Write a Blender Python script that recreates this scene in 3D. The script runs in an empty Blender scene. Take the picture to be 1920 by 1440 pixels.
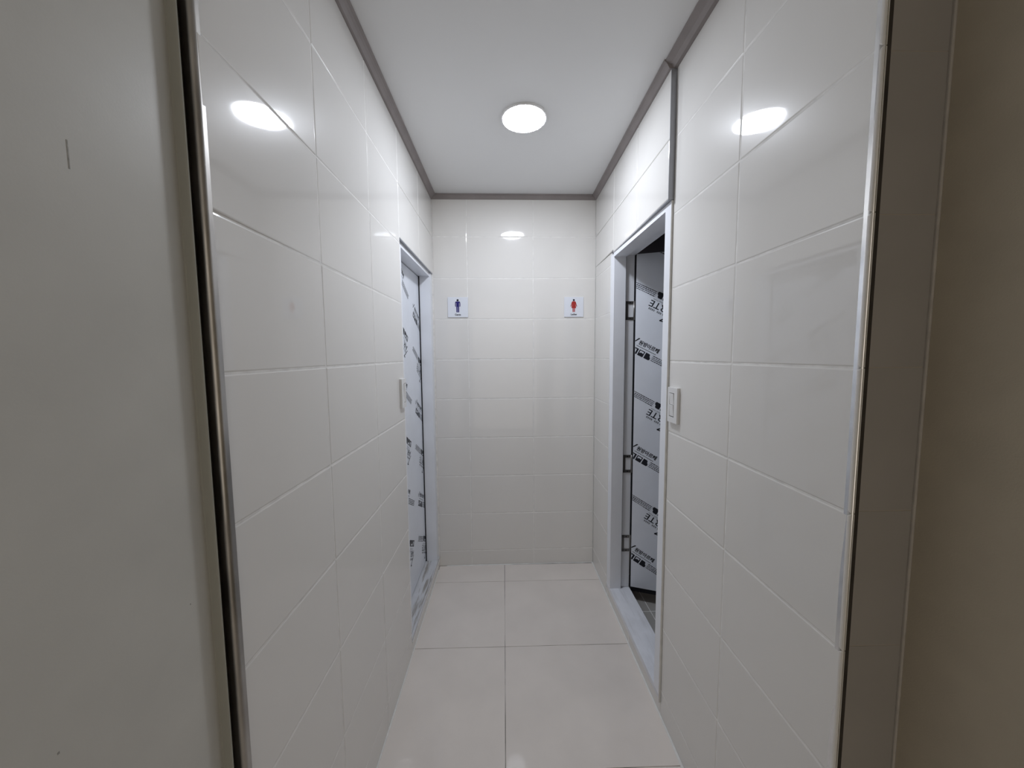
import bpy, bmesh, math, random
from mathutils import Vector, Matrix
random.seed(7)
C = bpy.context.scene.collection

# ------------------------------------------------------------------ camera
FPX = 682.31
cam_d = bpy.data.cameras.new('camera')
cam_d.sensor_width = 36.0
cam_d.lens = FPX * 36.0 / 1920.0
cam_d.clip_start = 0.02
cam = bpy.data.objects.new('camera', cam_d)
C.objects.link(cam)
right = Vector((0.99971, -0.02292, -0.00781)).normalized()
fwd = Vector((0.02223, 0.99660, -0.07940)).normalized()
up = right.cross(fwd).normalized()
cam.matrix_world = Matrix((
    (right.x, up.x, -fwd.x, 0.0),
    (right.y, up.y, -fwd.y, 0.0),
    (right.z, up.z, -fwd.z, 1.6525),
    (0, 0, 0, 1)))
bpy.context.scene.camera = cam

# ------------------------------------------------------------------ world, light levels, exposure
world = bpy.data.worlds.new('world')
bpy.context.scene.world = world
world.use_nodes = True
wb = world.node_tree.nodes['Background']
wb.inputs[0].default_value = (1.0, 0.90, 0.78, 1)
wb.inputs[1].default_value = 0.9
LAMP_RADIANCE = 118.0
LAMP_COLOUR = (0.87, 0.915, 1.0)
vs = bpy.context.scene.view_settings
vs.view_transform = 'Standard'
vs.look = 'None'
vs.gamma = 1.0
vs.exposure = 0.0
vs.use_curve_mapping = False

# ------------------------------------------------------------------ materials
def new_mat(name):
    m = bpy.data.materials.new(name)
    m.use_nodes = True
    nt = m.node_tree
    return m, nt, nt.nodes['Principled BSDF']

def setp(b, **k):
    for kk, v in k.items():
        b.inputs[kk.replace('_', ' ')].default_value = v

def noise(nt, scale, detail=3.0, coord='Object', stretch=None):
    tc = nt.nodes.new('ShaderNodeTexCoord')
    n = nt.nodes.new('ShaderNodeTexNoise')
    n.inputs['Scale'].default_value = scale
    n.inputs['Detail'].default_value = detail
    if stretch:
        mp = nt.nodes.new('ShaderNodeMapping')
        mp.inputs['Scale'].default_value = stretch
        nt.links.new(tc.outputs[coord], mp.inputs['Vector'])
        nt.links.new(mp.outputs[0], n.inputs['Vector'])
    else:
        nt.links.new(tc.outputs[coord], n.inputs['Vector'])
    return n

def ramp(nt, src, stops):
    r = nt.nodes.new('ShaderNodeValToRGB')
    els = r.color_ramp.elements
    while len(els) < len(stops):
        els.new(0.5)
    for e, (p, c) in zip(els, stops):
        e.position = p
        e.color = c if len(c) == 4 else (*c, 1)
    nt.links.new(src, r.inputs[0])
    return r

def make(name, col, rough, spec=0.5, metal=0.0, var=0.0, scale=6.0, bump=0.0, bscale=60.0, rvar=0.0, stretch=None):
    m, nt, b = new_mat(name)
    setp(b, Base_Color=(*col, 1), Roughness=rough, Metallic=metal)
    b.inputs['Specular IOR Level'].default_value = spec
    if var:
        n = noise(nt, scale, 4, stretch=stretch)
        lo = tuple(c * (1 - var) for c in col)
        hi = tuple(min(1, c * (1 + var)) for c in col)
        r = ramp(nt, n.outputs[0], [(0.3, lo), (0.7, hi)])
        nt.links.new(r.outputs[0], b.inputs['Base Color'])
    if rvar:
        n2 = noise(nt, scale * 1.7, 5, stretch=stretch)
        r2 = ramp(nt, n2.outputs[0], [(0.35, (rough,) * 3), (0.75, (rough + rvar,) * 3)])
        nt.links.new(r2.outputs[0], b.inputs['Roughness'])
    if bump:
        n3 = noise(nt, bscale, 2)
        bp = nt.nodes.new('ShaderNodeBump')
        bp.inputs['Strength'].default_value = bump
        bp.inputs['Distance'].default_value = 0.001
        nt.links.new(n3.outputs[0], bp.inputs['Height'])
        nt.links.new(bp.outputs[0], b.inputs['Normal'])
    return m

M = {}
M['tile'] = make('glazed_wall_tile', (0.815, 0.80, 0.775), 0.02, 0.5, var=0.010, scale=3, rvar=0.05)
_tb = M['tile'].node_tree.nodes['Principled BSDF']
_tb.inputs['Coat Weight'].default_value = 0.35
_tb.inputs['Coat Roughness'].default_value = 0.28
_tb.inputs['Coat IOR'].default_value = 1.3
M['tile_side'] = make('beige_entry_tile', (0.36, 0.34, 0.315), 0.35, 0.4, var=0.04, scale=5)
M['grout'] = make('white_grout', (0.86, 0.85, 0.83), 0.75, 0.2, var=0.1, scale=25)
M['floor'] = make('polished_floor_tile', (0.80, 0.745, 0.70), 0.012, 0.5, var=0.04, scale=4, rvar=0.012)
M['floor_grout'] = make('dirty_floor_grout', (0.30, 0.28, 0.26), 0.8, 0.2)
_fb = M['floor_grout'].node_tree
_fn = noise(_fb, 3.2, 5)
_fr = ramp(_fb, _fn.outputs[0], [(0.40, (0.08, 0.07, 0.065)), (0.50, (0.30, 0.28, 0.26)), (0.60, (0.66, 0.62, 0.58))])
_fb.links.new(_fr.outputs[0], _fb.nodes['Principled BSDF'].inputs['Base Color'])
M['ceiling'] = make('white_ceiling_board', (0.84, 0.845, 0.85), 0.35, 0.3, var=0.01, scale=2)
M['mold'] = make('taupe_ceiling_molding', (0.30, 0.27, 0.265), 0.5, 0.3, var=0.08, scale=8)
M['frame'] = make('white_door_frame_paint', (0.88, 0.905, 0.96), 0.3, 0.4, var=0.02, scale=7)
M['film'] = make('bluish_white_door_film', (0.84, 0.88, 0.96), 0.22, 0.4, var=0.03, scale=5, bump=0.15, bscale=9)
M['ink'] = make('black_print_ink', (0.02, 0.022, 0.03), 0.5, 0.2)
M['ink_soft'] = make('small_print_ink', (0.035, 0.038, 0.045), 0.5, 0.2)
M['rubber'] = make('black_rubber_gasket', (0.012, 0.012, 0.016), 0.6, 0.2)
M['silicone'] = make('white_silicone', (0.80, 0.80, 0.78), 0.4, 0.4, var=0.05, scale=30)
M['steel'] = make('stainless_trim', (0.42, 0.405, 0.385), 0.3, 0.5, metal=1.0, var=0.3, scale=22, rvar=0.2, stretch=(1, 1, 0.25))
M['gap_shade'] = make('painted_gap_shade', (0.06, 0.052, 0.045), 0.7, 0.1, var=0.3, scale=12)  # dark colour stands in for shade in gaps and the switch slit
M['hinge'] = make('brushed_hinge_steel', (0.30, 0.29, 0.28), 0.35, 0.5, metal=0.9)
M['edge'] = make('grey_edge_strip', (0.36, 0.37, 0.40), 0.3, 0.5, metal=0.3)
M['panel'] = make('grey_green_painted_panel', (0.62, 0.61, 0.57), 0.42, 0.35, var=0.035, scale=7, bump=0.08, bscale=300)
M['steel_bright'] = make('bright_steel_trim', (0.78, 0.78, 0.78), 0.16, 0.5, metal=1.0, var=0.08, scale=22)
M['panel_edge_shade'] = make('shaded_grey_green_edge', (0.40, 0.40, 0.36), 0.5, 0.3)  # panel paint darkened: the lip's shade is put into the colour
M['corner_grout'] = make('beige_corner_grout', (0.46, 0.43, 0.39), 0.8, 0.2, var=0.1, scale=20)
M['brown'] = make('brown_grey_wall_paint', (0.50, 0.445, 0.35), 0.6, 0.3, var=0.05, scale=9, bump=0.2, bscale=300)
M['plastic'] = make('white_switch_plastic', (0.82, 0.82, 0.82), 0.25, 0.5)
M['sign'] = make('white_acrylic_sign', (0.80, 0.83, 0.90), 0.15, 0.5)
M['blue'] = make('navy_blue_print', (0.02, 0.015, 0.16), 0.4, 0.3)
M['black'] = make('black_head_print', (0.01, 0.008, 0.02), 0.4, 0.3)
M['red'] = make('red_print', (0.42, 0.035, 0.03), 0.4, 0.3)
M['dark_text'] = make('dark_grey_lettering', (0.05, 0.055, 0.06), 0.4, 0.3)
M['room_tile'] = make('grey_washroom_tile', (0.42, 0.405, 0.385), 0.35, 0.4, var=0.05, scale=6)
M['unlit_room_wall'] = make('washroom_wall_painted_unlit', (0.06, 0.06, 0.085), 0.5, 0.3)  # near-black colour carries the darkness of the unlit room
M['scuff'] = make('grey_scuff', (0.38, 0.37, 0.34), 0.6, 0.2, var=0.3, scale=120)

def marble(name, base, dirt, amount):
    m, nt, b = new_mat(name)
    setp(b, Roughness=0.25)
    n = noise(nt, 7, 8, stretch=(1, 0.6, 1))
    w = noise(nt, 26, 7, stretch=(2.2, 0.2, 1))
    r = ramp(nt, n.outputs[0], [(0.35, tuple(c * .9 for c in base)), (0.5, base), (0.62, tuple(c * .94 for c in base))])
    r2 = ramp(nt, w.outputs[0], [(0.5 - amount, (1, 1, 1)), (0.52, (1, 1, 1)), (0.56 + (0.3 - amount), (0, 0, 0))])
    mx = nt.nodes.new('ShaderNodeMix'); mx.data_type = 'RGBA'
    mx.inputs[6].default_value = (*dirt, 1)
    nt.links.new(r2.outputs[0], mx.inputs[0])
    nt.links.new(r.outputs[0], mx.inputs[7])
    nt.links.new(mx.outputs[2], b.inputs['Base Color'])
    return m
M['marble_clean'] = marble('white_marble_sill', (0.88, 0.90, 0.96), (0.72, 0.73, 0.77), 0.05)
M['marble_dirty'] = marble('stained_marble_sill', (0.66, 0.67, 0.70), (0.36, 0.34, 0.32), 0.22)

def emit(name, col, s):
    m = bpy.data.materials.new(name); m.use_nodes = True
    nt = m.node_tree; nt.nodes.clear()
    e = nt.nodes.new('ShaderNodeEmission'); o = nt.nodes.new('ShaderNodeOutputMaterial')
    e.inputs[0].default_value = (*col, 1); e.inputs[1].default_value = s
    nt.links.new(e.outputs[0], o.inputs[0])
    return m
M['lamp'] = emit('lit_lamp_diffuser', LAMP_COLOUR, LAMP_RADIANCE)

# ------------------------------------------------------------------ object helpers
BASE = {}          # object -> world location of its origin (no object is rotated except the tiles' tiny tilt)

def tag(o, label=None, cat=None, group=None, kind=None):
    if label: o['label'] = label
    if cat: o['category'] = cat
    if group: o['group'] = group
    if kind: o['kind'] = kind
    return o

def empty(name, loc, label, cat, kind=None, group=None):
    o = bpy.data.objects.new(name, None)
    o.empty_display_size = 0.1
    C.objects.link(o)
    o.location = loc
    BASE[o] = Vector(loc)
    return tag(o, label, cat, group, kind)

def place(o, world_loc, parent=None):
    w = Vector(world_loc)
    BASE[o] = w
    if parent is not None:
        o.parent = parent
        o.location = w - BASE[parent]
    else:
        o.location = w
    return o

def finish(name, bm, mat, parent=None, smooth=False, origin=None):
    bmesh.ops.recalc_face_normals(bm, faces=bm.faces)
    if origin is None:
        xs = [v.co for v in bm.verts]
        lo = Vector((min(c.x for c in xs), min(c.y for c in xs), min(c.z for c in xs)))
        hi = Vector((max(c.x for c in xs), max(c.y for c in xs), max(c.z for c in xs)))
        origin = Vector(((lo.x + hi.x) / 2, (lo.y + hi.y) / 2, lo.z))
    bmesh.ops.translate(bm, vec=-Vector(origin), verts=bm.verts)
    me = bpy.data.meshes.new(name)
    bm.to_mesh(me); bm.free()
    me.materials.append(mat)
    if smooth:
        for p in me.polygons: p.use_smooth = True
    o = bpy.data.objects.new(name, me)
    C.objects.link(o)
    return place(o, origin, parent)

class Frame:
    """Wall coordinates: u along the wall, n out of its face into the corridor, z up."""
    def __init__(self, x, y, dx, dy, side):
        self.o = Vector((x, y, 0)); self.u = Vector((dx, dy, 0)).normalized()
        self.n = Vector((self.u.y, -self.u.x, 0)) * side
    def P(self, u, n, z):
        return self.o + self.u * u + self.n * n + Vector((0, 0, z))
# u on the side walls is measured so that it equals the distance along y
FL = Frame(-0.537, 0, 0.0072, 1, 1)
FR = Frame(0.7142, 0, -0.0072, 1, -1)
FB = Frame(0, 2.762, 1, 0.01, 1)
_p = FR.P(1.533, 0.022, 0); _q = FR.P(2.765, 0.001, 0)
_d = (_q - _p).normalized()
FP = Frame(_p.x - _d.x * 1.533, _p.y - _d.y * 1.533, _d.x, _d.y, -1)     # the slightly proud tiling over the right door
FX = Frame(0, 0, 1, 0, 1)        # u = x, n = -y
FRET = Frame(0, 0.72, 1, 0, 1)

def add_box(bm, F, u0, u1, n0, n1, z0, z1):
    vs_ = [bm.verts.new(F.P(u, n, z)) for z in (z0, z1) for (u, n) in ((u0, n0), (u1, n0), (u1, n1), (u0, n1))]
    q = [(0, 1, 2, 3), (4, 5, 6, 7), (0, 1, 5, 4), (1, 2, 6, 5), (2, 3, 7, 6), (3, 0, 4, 7)]
    for f in q: bm.faces.new([vs_[i] for i in f])
    return vs_

def box(name, F, u0, u1, n0, n1, z0, z1, mat, parent=None, bevel=0.0, seg=2):
    bm = bmesh.new()
    add_box(bm, F, u0, u1, n0, n1, z0, z1)
    if bevel:
        bmesh.ops.recalc_face_normals(bm, faces=bm.faces)
        bmesh.ops.bevel(bm, geom=bm.edges[:], offset=bevel, segments=seg, profile=0.5, affect='EDGES')
    return finish(name, bm, mat, parent)

def boxes(name, F, lst, mat, parent=None):
    bm = bmesh.new()
    for b in lst: add_box(bm, F, *b)
    return finish(name, bm, mat, parent)

def prism(name, pts, z0, z1, mat, parent=None, smooth=False):
    """pts: closed outline in world x,y"""
    bm = bmesh.new()
    a = [bm.verts.new((x, y, z0)) for x, y in pts]
    b = [bm.verts.new((x, y, z1)) for x, y in pts]
    n = len(pts)
    bm.faces.new(a); bm.faces.new(b)
    for i in range(n): bm.faces.new((a[i], a[(i + 1) % n], b[(i + 1) % n], b[i]))
    return finish(name, bm, mat, parent, smooth)

TILES = {}
def tile(F, u0, u1, z0, z1, parent, mat='tile', n=0.0, tilt=0.0011, joint=0.0013, thick=0.009, bev=0.0042, horizontal=False):
    """one glazed tile with pillowed edges; alike tiles share one mesh"""
    w, h = round(u1 - u0 - 2 * joint, 4), round(z1 - z0 - 2 * joint, 4)
    if w < 0.004 or h < 0.004: return None
    key = (id(F), w, h, mat, thick, horizontal)
    G = F
    if key not in TILES:
        bm = bmesh.new()
        b = min(bev, w * .3, h * .3)
        def ring(dx, dep):
            out = []
            for sx, sz in ((-1, -1), (1, -1), (1, 1), (-1, 1)):
                a, c = sx * (w / 2 - dx), sz * (h / 2 - dx)
                if horizontal: out.append(bm.verts.new((a, c, dep)))
                else: out.append(bm.verts.new(G.u * a + G.n * dep + Vector((0, 0, c))))
            return out
        rings = [ring(0, -thick), ring(0, -b * 0.5), ring(b * 0.4, -b * 0.16), ring(b, 0.0)]
        for r0, r1 in zip(rings, rings[1:]):
            for i in range(4): bm.faces.new((r0[i], r0[(i + 1) % 4], r1[(i + 1) % 4], r1[i]))
        bm.faces.new(rings[-1]); bm.faces.new(rings[0][::-1])
        bmesh.ops.recalc_face_normals(bm, faces=bm.faces)
        me = bpy.data.meshes.new('tile'); bm.to_mesh(me); bm.free()
        me.materials.append(M[mat])
        TILES[key] = me
    o = bpy.data.objects.new('tile', TILES[key])
    C.objects.link(o)
    if horizontal: loc = Vector(((u0 + u1) / 2, (z0 + z1) / 2, n))
    else: loc = G.P((u0 + u1) / 2, n, (z0 + z1) / 2)
    place(o, loc, parent)
    o.rotation_euler = (random.uniform(-tilt, tilt), random.uniform(-tilt, tilt), 0 if horizontal else random.uniform(-tilt, tilt))
    return o

# ------------------------------------------------------------------ structure
ZC = 2.82
ROWS = [0.0, 0.1213, 0.4213, 0.7213, 1.0213, 1.3213, 1.6213, 1.9213, 2.2213, 2.5213, ZC]
G = -0.0010       # grout plane behind the tile faces

# floor
fl = box('floor', FX, -0.62, 0.86, -2.86, 2.6, -0.10, -0.0022, M['floor_grout'])
tag(fl, 'beige polished tile floor of the corridor between the two doors', 'floor', kind='structure')
fy = [2.545, 1.945] + [1.322 - 0.6 * k for k in range(0, 7)]
rows_y = [2.757] + fy
for a, b in zip(rows_y[1:], rows_y[:-1]):
    for x0, x1 in ((-0.6, -0.008), (-0.008, 0.74)):
        if b < 0.72:
            x0, x1 = (max(x0, -0.555), x1) if x0 < -0.1 else (x0, 0.855)
        else:
            x0, x1 = (-0.5365 + .0072 * a, x1) if x0 < -0.1 else (x0, 0.7137 - .0072 * b)
        tile(FX, x0, x1, a, b, fl, 'floor', n=0.0, tilt=0.0004, joint=0.0013, bev=0.0016, horizontal=True)
def floor_strip(x0, y0, x1, y1, w, mat='silicone', h=0.004):
    d = Vector((x1 - x0, y1 - y0, 0)).normalized(); nn = Vector((-d.y, d.x, 0)) * w
    bm = bmesh.new()
    N = 26
    prev = None
    for i in range(N + 1):
        t = i / N
        c = Vector((x0, y0, 0)).lerp(Vector((x1, y1, 0)), t)
        k = 1 + random.uniform(-.22, .3)
        r = [bm.verts.new(c), bm.verts.new(c + nn * k), bm.verts.new(c + nn * (k * .8) + Vector((0, 0, h * .5))), bm.verts.new(c + Vector((0, 0, h)))]
        if prev:
            for j in range(4): bm.faces.new((prev[j], prev[(j + 1) % 4], r[(j + 1) % 4], r[j]))
        else: bm.faces.new(r)
        prev = r
    bm.faces.new(prev)
    return finish('grout_bead', bm, M[mat], fl)
floor_strip(FL.P(.70, 0, 0).x, .70, FL.P(2.70, 0, 0).x, 2.70, -0.005)
floor_strip(-0.46, 2.757, FR.P(2.76, 0, 0).x, 2.768, -0.006)
floor_strip(FR.P(.73, 0, 0).x, .73, FR.P(2.76, 0, 0).x, 2.76, 0.008)

# ceiling
ce = box('ceiling', FX, -1.1, 2.2, -3.4, 2.62, ZC, ZC + 0.08, M['ceiling'])
tag(ce, 'smooth white ceiling above the corridor', 'ceiling', kind='structure')

# --- left wall
wl = boxes('wall_left', FL, [(0.703, 1.915, -0.14, G, 0, ZC), (1.915, 2.757, -0.14, -0.009, 2.252, ZC),
                             (2.745, 2.757, -0.14, -0.009, 0, 2.26), (1.915, 2.745, -0.14, -0.02, -0.05, 0.0)], M['grout'])
tag(wl, 'cream glazed tile wall on the left, with the closed door', 'wall', kind='structure')
cols = [0.6885, 1.098, 1.5027, 1.912]
cols[0] = 0.6885
for z0, z1 in zip(ROWS, ROWS[1:]):
    for a, b in zip(cols, cols[1:]):
        t = tile(FL, a, b, z0, z1, wl)
        if a < 0.7 and 1.9 < z0 < 2.0:
            t.rotation_euler = (0, 0.004, 0.008)      # this one is set slightly out of plane
            t.location += FL.n * 0.0016
        if a < 0.7 and 2.2 < z0 < 2.3:
            t.rotation_euler = (0, -0.003, -0.002)
    if z1 > 2.26:
        for a, b in ((1.912, 2.3397), (2.3397, 2.757)):
            tile(FL, a, b, max(z0, 2.252), z1, wl)
# riser tiles under the sill of the left door
tile(FL, 1.912, 2.3397, 0, 0.062, wl); tile(FL, 2.3397, 2.74, 0, 0.062, wl)

# --- right wall
wr = boxes('wall_right', FR, [(0.722, 1.531, -0.14, G, 0, ZC), (1.531, 2.765, -0.14, -0.012, 2.30, ZC),
                              (2.372, 2.765, -0.14, G, 0, 2.30), (1.531, 2.372, -0.12, G, -0.05, 0.06)], M['grout'])
tag(wr, 'cream glazed tile wall on the right, with the open door', 'wall', kind='structure')
colsr = [0.7065, 1.1134, 1.5315]
for z0, z1 in zip(ROWS, ROWS[1:]):
    for a, b in zip(colsr, colsr[1:]):
        tile(FR, a, b, z0, z1, wr)
    if z0 < 2.3:
        tile(FR, 2.372, 2.768, z0, min(z1, 2.30), wr)
    if z1 > 2.30:
        for a, b in ((1.533, 1.906), (1.906, 2.312), (2.312, 2.768)):
            tile(FP, a, b, max(z0, 2.285 if a < 2.3 else 2.30), z1, wr, thick=0.012)
tile(FR, 1.5315, 1.95, 0, 0.064, wr); tile(FR, 1.95, 2.372, 0, 0.064, wr)

# --- back wall
wb_ = boxes('wall_back', FB, [(-0.68, 0.84, -0.14, G, 0, ZC)], M['grout'])
tag(wb_, 'cream glazed tile wall at the end, carrying the two signs', 'wall', kind='structure')
for i, (z0, z1) in enumerate(zip(ROWS, ROWS[1:])):
    for a, b in ((-0.5165, -0.263), (-0.263, 0.226), (0.226, 0.694)):
        tile(FB, a, b, z0, z1, wb_, tilt=0.0008)
# white corner bead at the right inner corner
bm = bmesh.new(); add_box(bm, FB, 0.6885, 0.6935, -0.001, 0.003, 0.0, 2.5)
finish('corner_bead', bm, M['silicone'], wb_)

# --- entry, left: painted panel coming toward the camera, its lip, a dark strip for the gap's shade and the steel trim
pl = boxes('wall_entry_left', FX, [(-0.62, -0.557, -0.6645, 2.6, 0, ZC)], M['panel'])
tag(pl, 'grey painted panel nearest the camera on the left, with small scratches', 'wall', kind='structure')
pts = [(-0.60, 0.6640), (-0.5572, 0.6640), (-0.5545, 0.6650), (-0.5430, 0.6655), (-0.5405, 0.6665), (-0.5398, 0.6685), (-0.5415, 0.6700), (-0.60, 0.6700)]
prism('panel_lip', pts, 0, ZC, M['panel_edge_shade'], pl)
for (y, z, dy, dz) in ((0.5015, 1.896, 0.0016, 0.036), (0.4255, 1.163, 0.0022, 0.003), (0.622, 1.217, 0.0012, 0.003)):
    box('scratch', FX, -0.5575, -0.5567, -y - dy, -y, z, z + dz, M['scuff'], pl)
g = prism('trim_1', [(-0.60, 0.6705), (-0.5515, 0.6705), (-0.5515, 0.70), (-0.60, 0.70)], 0, ZC, M['gap_shade'])  # solid dark prism, coloured as the shade inside the gap
tag(g, 'strip painted dark as the shade in the gap between the grey panel and the steel corner trim on the left', 'trim', kind='structure')
c = []
N = 10
for i in range(N + 1):
    t = math.pi / 2 * i / N
    c.append((-0.5385 + 0.0098 * math.sin(t), 0.6925 - 0.0085 * math.cos(t)))
c = [(-0.5512, 0.6855)] + c
pts = [(-0.5512, 0.7005)] + c + [(-0.5287, 0.7005)]
t2 = prism('trim_2', pts, 0, ZC, M['steel'], smooth=False)
tag(t2, 'scuffed stainless steel corner trim at the near end of the left wall', 'trim', kind='structure')

# --- entry, right
c = []
for i in range(N + 1):
    t = math.pi / 2 * i / N
    c.append((0.7160 - 0.0070 * math.sin(t), 0.7150 - 0.0080 * math.cos(t)))
pts = [(0.7160, 0.7225), ] + c + [(0.7090, 0.7225)]
t3 = prism('trim_3', pts, 0, ZC, M['steel_bright'])
tag(t3, 'shiny stainless steel corner trim at the near end of the right wall', 'trim', kind='structure')
g2 = prism('trim_4', [(0.7160, 0.7140), (0.7375, 0.7190), (0.7375, 0.7285), (0.7160, 0.7285)], 0, ZC, M['gap_shade'])  # solid strip whose dark colour is the shade of the recess
tag(g2, 'strip painted dark as the shade in the gap beside the shiny steel trim on the right', 'trim', kind='structure')
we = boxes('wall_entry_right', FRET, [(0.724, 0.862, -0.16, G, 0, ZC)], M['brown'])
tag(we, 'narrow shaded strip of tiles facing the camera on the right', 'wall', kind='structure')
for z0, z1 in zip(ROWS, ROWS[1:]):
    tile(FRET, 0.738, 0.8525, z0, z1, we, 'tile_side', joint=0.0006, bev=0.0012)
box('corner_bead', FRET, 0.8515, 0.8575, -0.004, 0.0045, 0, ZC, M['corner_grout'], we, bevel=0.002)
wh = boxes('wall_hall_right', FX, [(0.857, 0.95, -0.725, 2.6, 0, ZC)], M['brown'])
tag(wh, 'brownish shaded wall at the far right edge beside the camera', 'wall', kind='structure')

# --- ceiling molding
def molding(name, F, u0, u1, label, w=0.033, n0=-0.01):
    bm = bmesh.new()
    prof = [(n0, ZC), (w, ZC), (w, ZC - 0.006), (w - 0.008, ZC - 0.010), (w * 0.55, ZC - 0.018), (w * 0.3, ZC - 0.032), (0.004, ZC - 0.034), (n0, ZC - 0.034)]
    A = [bm.verts.new(F.P(u0, a, z)) for a, z in prof]
    B = [bm.verts.new(F.P(u1, a, z)) for a, z in prof]
    n = len(prof)
    for i in range(n): bm.faces.new((A[i], A[(i + 1) % n], B[(i + 1) % n], B[i]))
    bm.faces.new(A); bm.faces.new(B[::-1])
    return tag(finish(name, bm, M['mold']), label, 'molding', kind='structure')
molding('trim_5', FL, 0.69, 2.755, 'taupe molding along the top of the left wall', 0.033)
molding('trim_6', FR, 0.71, 1.531, 'wider near stretch of taupe molding along the top of the right wall', 0.047)
molding('trim_7', FP, 1.531, 2.765, 'far stretch of taupe molding over the open door on the right', 0.031)
molding('trim_8', FB, -0.515, 0.69, 'taupe molding along the top of the end wall', 0.022)

# grey strips closing the raised tiling over the doors
e1 = boxes('trim_9', FP, [(1.5295, 1.5325, -0.022, 0.001, 2.282, ZC - 0.034), (1.5325, 2.33, -0.022, 0.0, 2.281, 2.2845)], M['edge'])
tag(e1, 'thin grey edge strip around the raised tiles over the open right door', 'trim', kind='structure')
e2 = boxes('trim_10', FL, [(1.916, 2.74, -0.022, 0.003, 2.2475, 2.2515)], M['edge'])
tag(e2, 'thin grey edge strip under the tiles over the closed left door', 'trim', kind='structure')

# ------------------------------------------------------------------ printed film motifs
def text_mesh(body, size, bold=0.0, width=None):
    cu = bpy.data.curves.new('lettering', 'FONT')
    cu.body = body; cu.size = size; cu.offset = bold; cu.resolution_u = 2
    cu.fill_mode = 'FRONT' if hasattr(cu, 'fill_mode') else cu.fill_mode
    o = bpy.data.objects.new('lettering', cu)
    C.objects.link(o)
    dg = bpy.context.evaluated_depsgraph_get()
    me = bpy.data.meshes.new_from_object(o.evaluated_get(dg))
    vv = [v.co.copy() for v in me.vertices]
    ff = [list(p.vertices) for p in me.polygons]
    bpy.data.objects.remove(o); bpy.data.curves.remove(cu); bpy.data.meshes.remove(me)
    if not vv: return [], []
    x0, x1 = min(v.x for v in vv), max(v.x for v in vv)
    y0 = min(v.y for v in vv)
    k = (width / (x1 - x0)) if width else 1
    return [((v.x - x0) * k, v.y - y0) for v in vv], ff

class Flat:
    def __init__(self): self.v = []; self.f = []
    def poly(self, pts):
        i = len(self.v); self.v += list(pts); self.f.append(list(range(i, i + len(pts))))
    def rect(self, a0, b0, a1, b1): self.poly([(a0, b0), (a1, b0), (a1, b1), (a0, b1)])
    def line(self, p, q, w):
        dx, dy = q[0] - p[0], q[1] - p[1]; L = math.hypot(dx, dy) or 1
        nx, ny = -dy / L * w / 2, dx / L * w / 2
        self.poly([(p[0] + nx, p[1] + ny), (p[0] - nx, p[1] - ny), (q[0] - nx, q[1] - ny), (q[0] + nx, q[1] + ny)])
    def text(self, body, a, b, size, bold=0.0, width=None):
        v, f = text_mesh(body, size, bold, width)
        i = len(self.v); self.v += [(x + a, y + b) for x, y in v]; self.f += [[j + i for j in q] for q in f]

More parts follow.
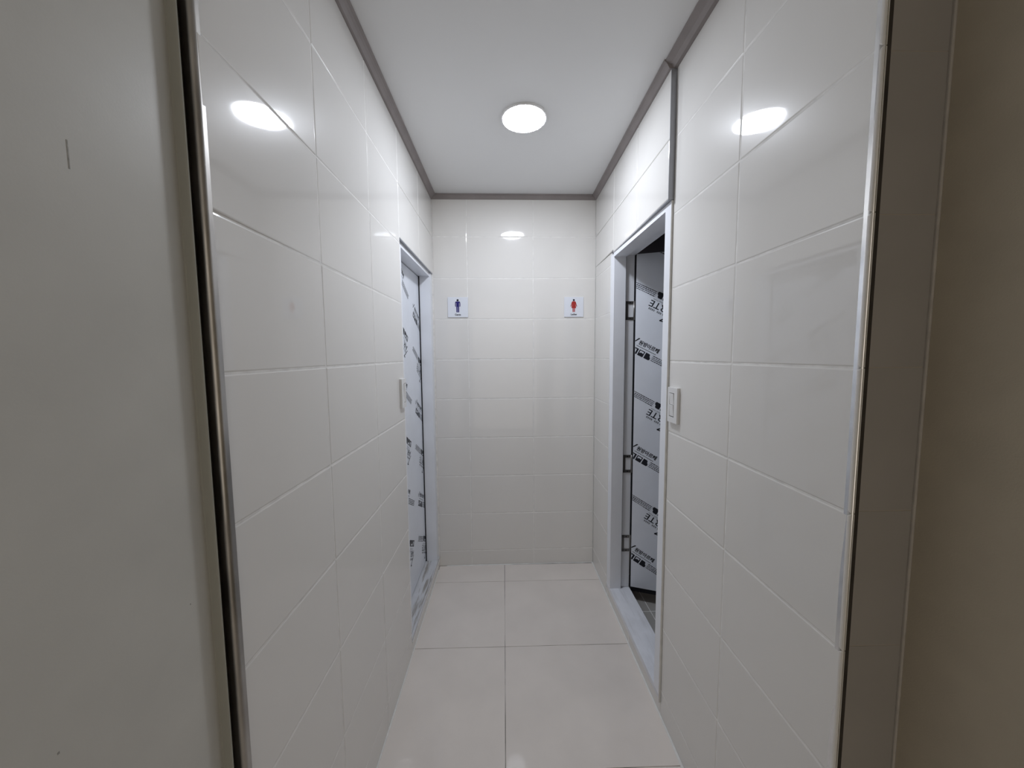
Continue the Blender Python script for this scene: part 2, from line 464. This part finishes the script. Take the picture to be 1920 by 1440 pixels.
def motif(kind):
    big, small = Flat(), Flat()
    if kind == 'hangul':
        big.poly([(-0.036, -0.006), (-0.029, -0.006), (-0.004, 0.036), (-0.013, 0.036)])
        big.line((-0.036, 0.004), (-0.044, 0.018), 0.005)
        big.text('원방아르떼', 0.0, 0.000, 0.031, 0.0009, 0.133)
        rnd = random.Random(3)
        a = -0.004
        while a < 0.122:
            w = rnd.uniform(.004, .012); small.rect(a, -0.0125, a + w, -0.009); a += w + .0016
    else:
        big.poly([(0.034, 0.096), (0.040, 0.090), (0.004, 0.050), (-0.012, 0.026), (-0.020, 0.026)]); big.line((0.036, 0.092), (0.012, 0.088), 0.006)
        big.text('ARTE', -0.008, 0.000, 0.056, 0.0004, 0.150)
        rnd = random.Random(4)
        for grp in ((0.0, .036), (.048, .078), (.092, .132)):
            a = grp[0]
            while a < grp[1]:
                w = .0085; small.line((a, .0480), (a + w, .0480), .0026); small.line((a + .001, .0545), (a + w - .001, .0545), .0024)
                small.line((a + .002, .0505), (a + .002, .0580), .0020); small.line((a + .0062, .0465), (a + .0062, .0570), .0020); a += w + .0022
        small.text('Door & Door Frame', 0.03, -0.012, 0.0105, 0.0, 0.104)
    # three black pictogram squares with light shapes left open in them
    DX = 0.020 if kind == 'latin' else 0.0
    nb = len(big.v)
    def frame_icon(a0, holes):
        a1, b0, b1 = a0 + 0.037, -0.062, -0.024
        h0, k0, h1, k1 = holes
        big.rect(a0, b0, a0 + h0, b1); big.rect(a0 + h1, b0, a1, b1)
        big.rect(a0 + h0, b0, a0 + h1, b0 + k0); big.rect(a0 + h0, b0 + k1, a0 + h1, b1)
    frame_icon(-0.016, (0.008, 0.008, 0.026, 0.031))
    big.poly([(-0.006, -0.034), (0.003, -0.034), (0.001, -0.044), (-0.003, -0.040)])
    a0 = 0.027
    big.rect(a0, -0.062, a0 + .037, -0.045); big.rect(a0, -0.045, a0 + .006, -0.024); big.rect(a0 + .031, -0.045, a0 + .037, -0.024)
    big.rect(a0 + .006, -0.029, a0 + .031, -0.024)
    big.poly([(a0 + .006, -.045), (a0 + .031, -.045), (a0 + .031, -.041), (a0 + .020, -.038), (a0 + .012, -.041)])
    a0 = 0.070
    big.poly([(a0, -.062), (a0 + .034, -.062), (a0 + .039, -.055), (a0 + .037, -.044), (a0 + .031, -.040), (a0 + .028, -.028), (a0 + .022, -.024), (a0, -.024)])
    big.v[nb:] = [(x + DX, y) for x, y in big.v[nb:]]
    rnd = random.Random(5)
    for k in range(4):
        b = -0.027 - 0.0098 * k
        a = 0.117 + DX
        small.rect(a - .005, b, a - .003, b + .003)
        while a < 0.265 + DX:
            w = rnd.uniform(.006, .02); small.rect(a, b, a + w, b + rnd.choice((.0040, .0046, .0050))); a += w + rnd.uniform(.0012, .003)
    return big, small
MOTIF = {k: motif(k) for k in ('hangul', 'latin')}
TILT = math.radians(28.5)

def print_motif(kind, inv, s0, z0, to_world, smin, smax, zmin, zmax, parent):
    cs, sn = math.cos(TILT), math.sin(TILT)
    for flat, mat in zip(MOTIF[kind], ('ink', 'ink_soft')):
        bm = bmesh.new()
        vv = []
        for a, b in flat.v:
            if inv: s, z = s0 - a * cs - b * sn, z0 + a * sn - b * cs
            else: s, z = s0 + a * cs + b * sn, z0 - a * sn + b * cs
            vv.append(bm.verts.new((s, 0, z)))
        for f in flat.f:
            try: bm.faces.new([vv[i] for i in f])
            except ValueError: pass
        for co, no in (((smin, 0, 0), (-1, 0, 0)), ((smax, 0, 0), (1, 0, 0)), ((0, 0, zmin), (0, 0, -1)), ((0, 0, zmax), (0, 0, 1))):
            bmesh.ops.bisect_plane(bm, geom=bm.verts[:] + bm.edges[:] + bm.faces[:], plane_co=co, plane_no=no, clear_outer=True)
        if not bm.faces:
            bm.free(); continue
        for v in bm.verts: v.co = to_world(v.co.x, v.co.z)
        finish('film_lettering' if mat == 'ink' else 'film_small_print', bm, M[mat], parent)

# ------------------------------------------------------------------ door_1: closed, left
d1 = empty('door_1', FL.P(2.33, -0.06, 0), 'closed door on the left wall, leaf wrapped in printed protective film', 'door', 'structure')
n0, n1 = -0.135, -0.012
fr = boxes('door_frame', FL, [(2.682, 2.745, n0, n1 + .006, 0.088, 2.2465), (1.916, 1.972, n0, n1, 0.088, 2.2465),
                              (1.972, 2.682, n0, n1, 2.221, 2.2465)], M['frame'], d1)
box('sill', FL, 1.914, 2.744, -0.13, 0.0012, 0.064, 0.088, M['marble_dirty'], d1, bevel=0.002)
leaf1 = box('door_leaf', FL, 1.978, 2.6765, -0.128, -0.090, 0.095, 2.217, M['film'], d1, bevel=0.0015)
boxes('door_gasket', FL, [(2.6765, 2.6826, -0.12, -0.0835, 0.088, 2.221), (1.972, 1.978, -0.12, -0.094, 0.088, 2.221),
                          (1.978, 2.6765, -0.12, -0.094, 2.217, 2.221), (1.978, 2.6765, -0.12, -0.094, 0.088, 0.095)], M['rubber'], d1)
boxes('sealant_line', FL, [(1.916, 2.735, -0.0095, 0.0025, 0.0595, 0.0645)], M['grout'], d1)
def w1(s, z): return FL.P(s, -0.0896, z)
for kind, inv, s0, z0 in (('hangul', 0, 2.533, 1.967), ('hangul', 0, 2.533, 1.310), ('hangul', 0, 2.533, 0.652),
                          ('latin', 1, 2.330, 1.715), ('latin', 1, 2.335, 1.035), ('latin', 1, 2.335, 0.364),
                          ('hangul', 0, 2.176, 2.188), ('hangul', 0, 2.176, 1.510), ('hangul', 0, 2.170, 0.827),
                          ('latin', 1, 2.700, 1.533), ('latin', 1, 2.700, 0.862), ('latin', 1, 2.700, 0.205)):
    print_motif(kind, inv, s0, z0, w1, 1.98, 2.675, 0.10, 2.215, leaf1)

# ------------------------------------------------------------------ door_2: open, right
d2 = empty('door_2', FR.P(1.95, -0.06, 0), 'white framed doorway on the right wall, its film-wrapped leaf swung open inward', 'door', 'structure')
nf = 0.0075
boxes('door_frame', FR, [(1.533, 1.588, -0.075, nf, 0.092, 2.280), (1.533, 1.573, -0.13, -0.075, 0.092, 2.280),
                         (2.300, 2.371, -0.070, nf - .004, 0.092, 2.280), (2.318, 2.371, -0.13, -0.070, 0.092, 2.280),
                         (1.588, 2.300, -0.070, nf, 2.255, 2.280), (1.573, 2.318, -0.13, -0.070, 2.268, 2.280)], M['frame'], d2)
boxes('frame_groove', FR, [(2.3168, 2.3185, -0.078, -0.068, 0.092, 2.268)], M['hinge'], d2)
bm = bmesh.new()
add_box(bm, FR, 1.532, 2.372, -0.066, 0.0045, 0.066, 0.092)
add_box(bm, FR, 1.532, 2.372, -0.132, -0.066, 0.060, 0.089)
finish('sill', bm, M['marble_clean'], d2)
boxes('sealant_line', FR, [(1.531, 1.5345, 0.0, nf + .0012, 0.06, 2.28), (1.532, 2.372, -0.003, 0.003, 0.0615, 0.0665),
                           (2.3705, 2.3735, 0.0, nf - .002, 0.06, 2.28)], M['silicone'], d2)
H = Vector((0.836, 2.308, 0)); dv = Vector((0.160, -0.058, 0)).normalized()
FD = Frame(H.x, H.y, dv.x, dv.y, 1)        # n points to the camera side
leaf2 = box('door_leaf', FD, 0.0, 0.70, -0.038, 0.0, 0.098, 2.274, M['film'], d2, bevel=0.0015)
boxes('door_gasket', FD, [(-0.009, -0.001, -0.03, -0.003, 0.075, 2.274), (0.0, 0.70, -0.034, -0.0015, 0.070, 0.098)], M['rubber'], d2)
def w2(s, z): return FD.P(s, 0.0005, z)
for k in range(4):
    print_motif('hangul', 0, 0.018, 0.352 + 0.682 * k, w2, 0.001, 0.69, 0.10, 2.272, leaf2)
    print_motif('hangul', 0, 0.518, 0.352 + 0.682 * k, w2, 0.001, 0.69, 0.10, 2.272, leaf2)
    zE = 0.622 + 0.685 * k
    if zE < 2.3: print_motif('latin', 1, 0.094 + 0.140 * math.cos(TILT), zE - 0.140 * math.sin(TILT) - 0.004, w2, 0.001, 0.69, 0.10, 2.272, leaf2)
for zc, hh in ((1.927, 0.117), (0.937, 0.117), (0.396, 0.112)):
    hb = boxes('hinge', FR, [(2.3145, 2.318, -0.127, -0.076, zc + hh / 2 - .018, zc + hh / 2), (2.3145, 2.318, -0.127, -0.076, zc - hh / 2, zc - hh / 2 + .018),
                             (2.3145, 2.318, -0.092, -0.076, zc - hh / 2, zc + hh / 2)], M['hinge'], d2)
    bm = bmesh.new()
    bmesh.ops.create_cone(bm, cap_ends=True, segments=14, radius1=0.005, radius2=0.005, depth=hh,
                          matrix=Matrix.Translation(FR.P(2.313, -0.131, zc)))
    finish('hinge_pin', bm, M['hinge'], hb, smooth=True)
    bm = bmesh.new()
    for s in (-1, 1):
        bmesh.ops.create_cone(bm, cap_ends=True, segments=10, radius1=0.0036, radius2=0.0036, depth=0.002,
                              matrix=Matrix.Translation(FR.P(2.3137, -0.105, zc + s * (hh / 2 - .009))) @ Matrix.Rotation(math.pi / 2, 4, 'X'))
    finish('screw', bm, M['rubber'], hb)

# --- washroom behind the open door
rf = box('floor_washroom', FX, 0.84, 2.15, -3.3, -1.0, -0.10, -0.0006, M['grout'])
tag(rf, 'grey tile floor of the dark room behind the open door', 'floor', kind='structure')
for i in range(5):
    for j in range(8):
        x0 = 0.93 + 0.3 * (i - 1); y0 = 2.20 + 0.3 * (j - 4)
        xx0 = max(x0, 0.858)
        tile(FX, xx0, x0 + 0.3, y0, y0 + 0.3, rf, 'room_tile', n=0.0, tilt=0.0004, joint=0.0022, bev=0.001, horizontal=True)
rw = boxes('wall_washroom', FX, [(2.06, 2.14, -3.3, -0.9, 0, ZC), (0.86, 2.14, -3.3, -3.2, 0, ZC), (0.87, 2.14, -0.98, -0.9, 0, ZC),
                                 (0.858, 2.14, -3.2, -0.95, 2.42, 2.45)], M['unlit_room_wall'])
tag(rw, 'walls and ceiling of the unlit room behind the open door, painted dark for its gloom', 'wall', kind='structure')

# ------------------------------------------------------------------ ceiling light
lx, ly = 0.112, 1.892
lt = empty('ceiling_light', (lx, ly, ZC), 'round white ceiling light glowing in the middle of the ceiling', 'light')
def lathe(name, prof, mat, parent, seg=64, smooth=True):
    bm = bmesh.new(); rings = []
    for r, z in prof:
        if r < 1e-6: rings.append([bm.verts.new((lx, ly, z))])
        else: rings.append([bm.verts.new((lx + r * math.cos(2 * math.pi * i / seg), ly + r * math.sin(2 * math.pi * i / seg), z)) for i in range(seg)])
    for A, B in zip(rings, rings[1:]):
        for i in range(seg):
            j = (i + 1) % seg
            if len(B) == 1: bm.faces.new((A[i], A[j], B[0]))
            elif len(A) == 1: bm.faces.new((A[0], B[i], B[j]))
            else: bm.faces.new((A[i], A[j], B[j], B[i]))
    return finish(name, bm, mat, parent, smooth)
lathe('rim', [(0.113, ZC), (0.113, ZC - 0.006), (0.110, ZC - 0.010), (0.1055, ZC - 0.010), (0.1055, ZC - 0.001)], M['plastic'], lt, smooth=False)
lathe('diffuser', [(0.1050, ZC - 0.002), (0.1050, ZC - 0.0085), (0.100, ZC - 0.0115), (0.08, ZC - 0.0135), (0.04, ZC - 0.0145), (0.0, ZC - 0.015)], M['lamp'], lt)

# ------------------------------------------------------------------ switches
def switch(F, u0, u1, z0, z1, ru0, ru1, rz0, rz1, two, label, group, near_left):
    t = empty('light_switch', F.P((u0 + u1) / 2, 0, z0), label, 'switch')
    bm = bmesh.new()
    # a frame plate with a rectangular opening for the rockers
    h, b = 0.012, 0.0025
    for q in ((u0, ru0 - .0050, z0, z1), (ru1 + .0016, u1, z0, z1), (ru0 - .0050, ru1 + .0016, z0, rz0 - .0022), (ru0 - .0050, ru1 + .0016, rz1 + .0016, z1)):
        add_box(bm, F, q[0], q[1], 0.0004, h, q[2], q[3])
    bmesh.ops.remove_doubles(bm, verts=bm.verts, dist=1e-5)
    finish('plate', bm, M['plastic'], t)
    box('back_box', F, ru0 - .0055, ru1 + .002, 0.0002, 0.0045, rz0 - .0025, rz1 + .002, M['gap_shade'], t)  # coloured dark to deepen the rocker's shadow in the slit
    zs = [rz0, (rz0 + rz1) / 2, rz1] if two else [rz0, rz1]
    for a, c2 in zip(zs, zs[1:]):
        bm = bmesh.new()
        g_ = 0.0007
        vs_ = add_box(bm, F, ru0, ru1, 0.0045, 0.0135, a + g_, c2 - g_)
        # rocker: lower end pushed in
        for v in vs_:
            if abs(v.co.z - (a + g_)) < 1e-5 and (v.co - F.P(ru0, 0.0135, a + g_)).length < 0.5:
                d = (v.co - F.o).dot(F.n)
                if d > 0.01: v.co -= F.n * 0.003
        bmesh.ops.recalc_face_normals(bm, faces=bm.faces)
        bmesh.ops.bevel(bm, geom=bm.edges[:], offset=0.0008, segments=2, affect='EDGES')
        finish('rocker', bm, M['plastic'], t)
    return t
switch(FR, 1.432, 1.512, 1.369, 1.514, 1.462, 1.497, 1.394, 1.490, True,
       'white two-rocker light switch beside the open right door', None, False)
switch(FL, 1.832, 1.905, 1.388, 1.536, 1.872, 1.898, 1.415, 1.510, False,
       'white light switch beside the closed left door', None, True)

# ------------------------------------------------------------------ signs
def extrude_flat(name, polys, F, n0, n1, mat, parent):
    bm = bmesh.new()
    for pts in polys:
        a = [bm.verts.new(F.P(u, n0, z)) for u, z in pts]
        b = [bm.verts.new(F.P(u, n1, z)) for u, z in pts]
        bm.faces.new(b)
        k = len(pts)
        for i in range(k): bm.faces.new((a[i], a[(i + 1) % k], b[(i + 1) % k], b[i]))
    return finish(name, bm, mat, parent)
def circle(cx, cz, r, n=20): return [(cx + r * math.cos(2 * math.pi * i / n), cz + r * math.sin(2 * math.pi * i / n)) for i in range(n)]
def arc_quad(pts, w): # thick polyline as separate quads with round ends
    out = []
    for (x0, y0), (x1, y1) in zip(pts, pts[1:]):
        L = math.hypot(x1 - x0, y1 - y0); nx, ny = -(y1 - y0) / L * w / 2, (x1 - x0) / L * w / 2
        out.append([(x0 + nx, y0 + ny), (x1 + nx, y1 + ny), (x1 - nx, y1 - ny), (x0 - nx, y0 - ny)])
    for p in pts: out.append(circle(p[0], p[1], w / 2, 10))
    return out
def sign(u0, u1, z0, z1, who, label):
    cx = (u0 + u1) / 2 - 0.001
    t = empty('restroom_sign', FB.P(cx, 0, z0), label, 'sign', group='restroom signs')
    box('board', FB, u0, u1, 0.0003, 0.0065, z0, z1, M['sign'], t, bevel=0.0012)
    s = (z1 - z0) / 0.148
    def T(ps): return [(cx + x * s, z0 + z * s) for x, z in ps]
    # coordinates: x from the figure's middle, z from the board's lower edge
    if who == 'man':
        head = [circle(0, 0.1255, 0.0078)]
        body = [[(-0.0165, 0.1145), (-0.012, 0.1165), (0.012, 0.1165), (0.0165, 0.1145), (0.0185, 0.109), (0.0105, 0.106), (0.0105, 0.077), (-0.0105, 0.077), (-0.0105, 0.106), (-0.0185, 0.109)]]
        body += arc_quad([(-0.0157, 0.108), (-0.0165, 0.092), (-0.0155, 0.081)], 0.0062)
        body += arc_quad([(0.0157, 0.108), (0.0165, 0.092), (0.0155, 0.081)], 0.0062)
        body += [[(-0.0105, 0.078), (-0.0013, 0.078), (-0.0013, 0.037), (-0.0100, 0.037)], [(0.0013, 0.078), (0.0105, 0.078), (0.0100, 0.037), (0.0013, 0.037)]]
        mat, word = 'blue', 'Gents'
    else:
        head = [circle(0, 0.1255, 0.0073)]
        body = [[(-0.0115, 0.1145), (-0.006, 0.1170), (0.006, 0.1170), (0.0115, 0.1145), (0.014, 0.090), (0.0175, 0.066), (-0.0175, 0.066), (-0.014, 0.090)]]
        body += arc_quad([(-0.0125, 0.110), (-0.0175, 0.092), (-0.0215, 0.080)], 0.0056)
        body += arc_quad([(0.0125, 0.110), (0.0175, 0.092), (0.0215, 0.080)], 0.0056)
        body += [[(-0.0092, 0.067), (-0.0018, 0.067), (-0.0018, 0.037), (-0.0085, 0.037)], [(0.0018, 0.067), (0.0092, 0.067), (0.0085, 0.037), (0.0018, 0.037)]]
        mat, word = 'red', 'Ladies'
    extrude_flat('figure_head', [T(p) for p in head], FB, 0.006, 0.0073, M['black'], t)
    extrude_flat('figure_body', [T(p) for p in body], FB, 0.006, 0.0072, M[mat], t)
    v, f = text_mesh(word, 0.0185, 0.0006)
    w = max(p[0] for p in v)
    bm = bmesh.new()
    vv = [bm.verts.new(FB.P(cx - w / 2 + x, 0.0069, z0 + 0.013 + y)) for x, y in v]
    for q in f: bm.faces.new([vv[i] for i in q])
    finish('lettering', bm, M['dark_text'], t)
sign(-0.412, -0.262, 1.9355, 2.0835, 'man', 'white square sign with a blue man figure reading Gents')
sign(0.459, 0.604, 1.9345, 2.0825, 'woman', 'white square sign with a red woman figure reading Ladies')
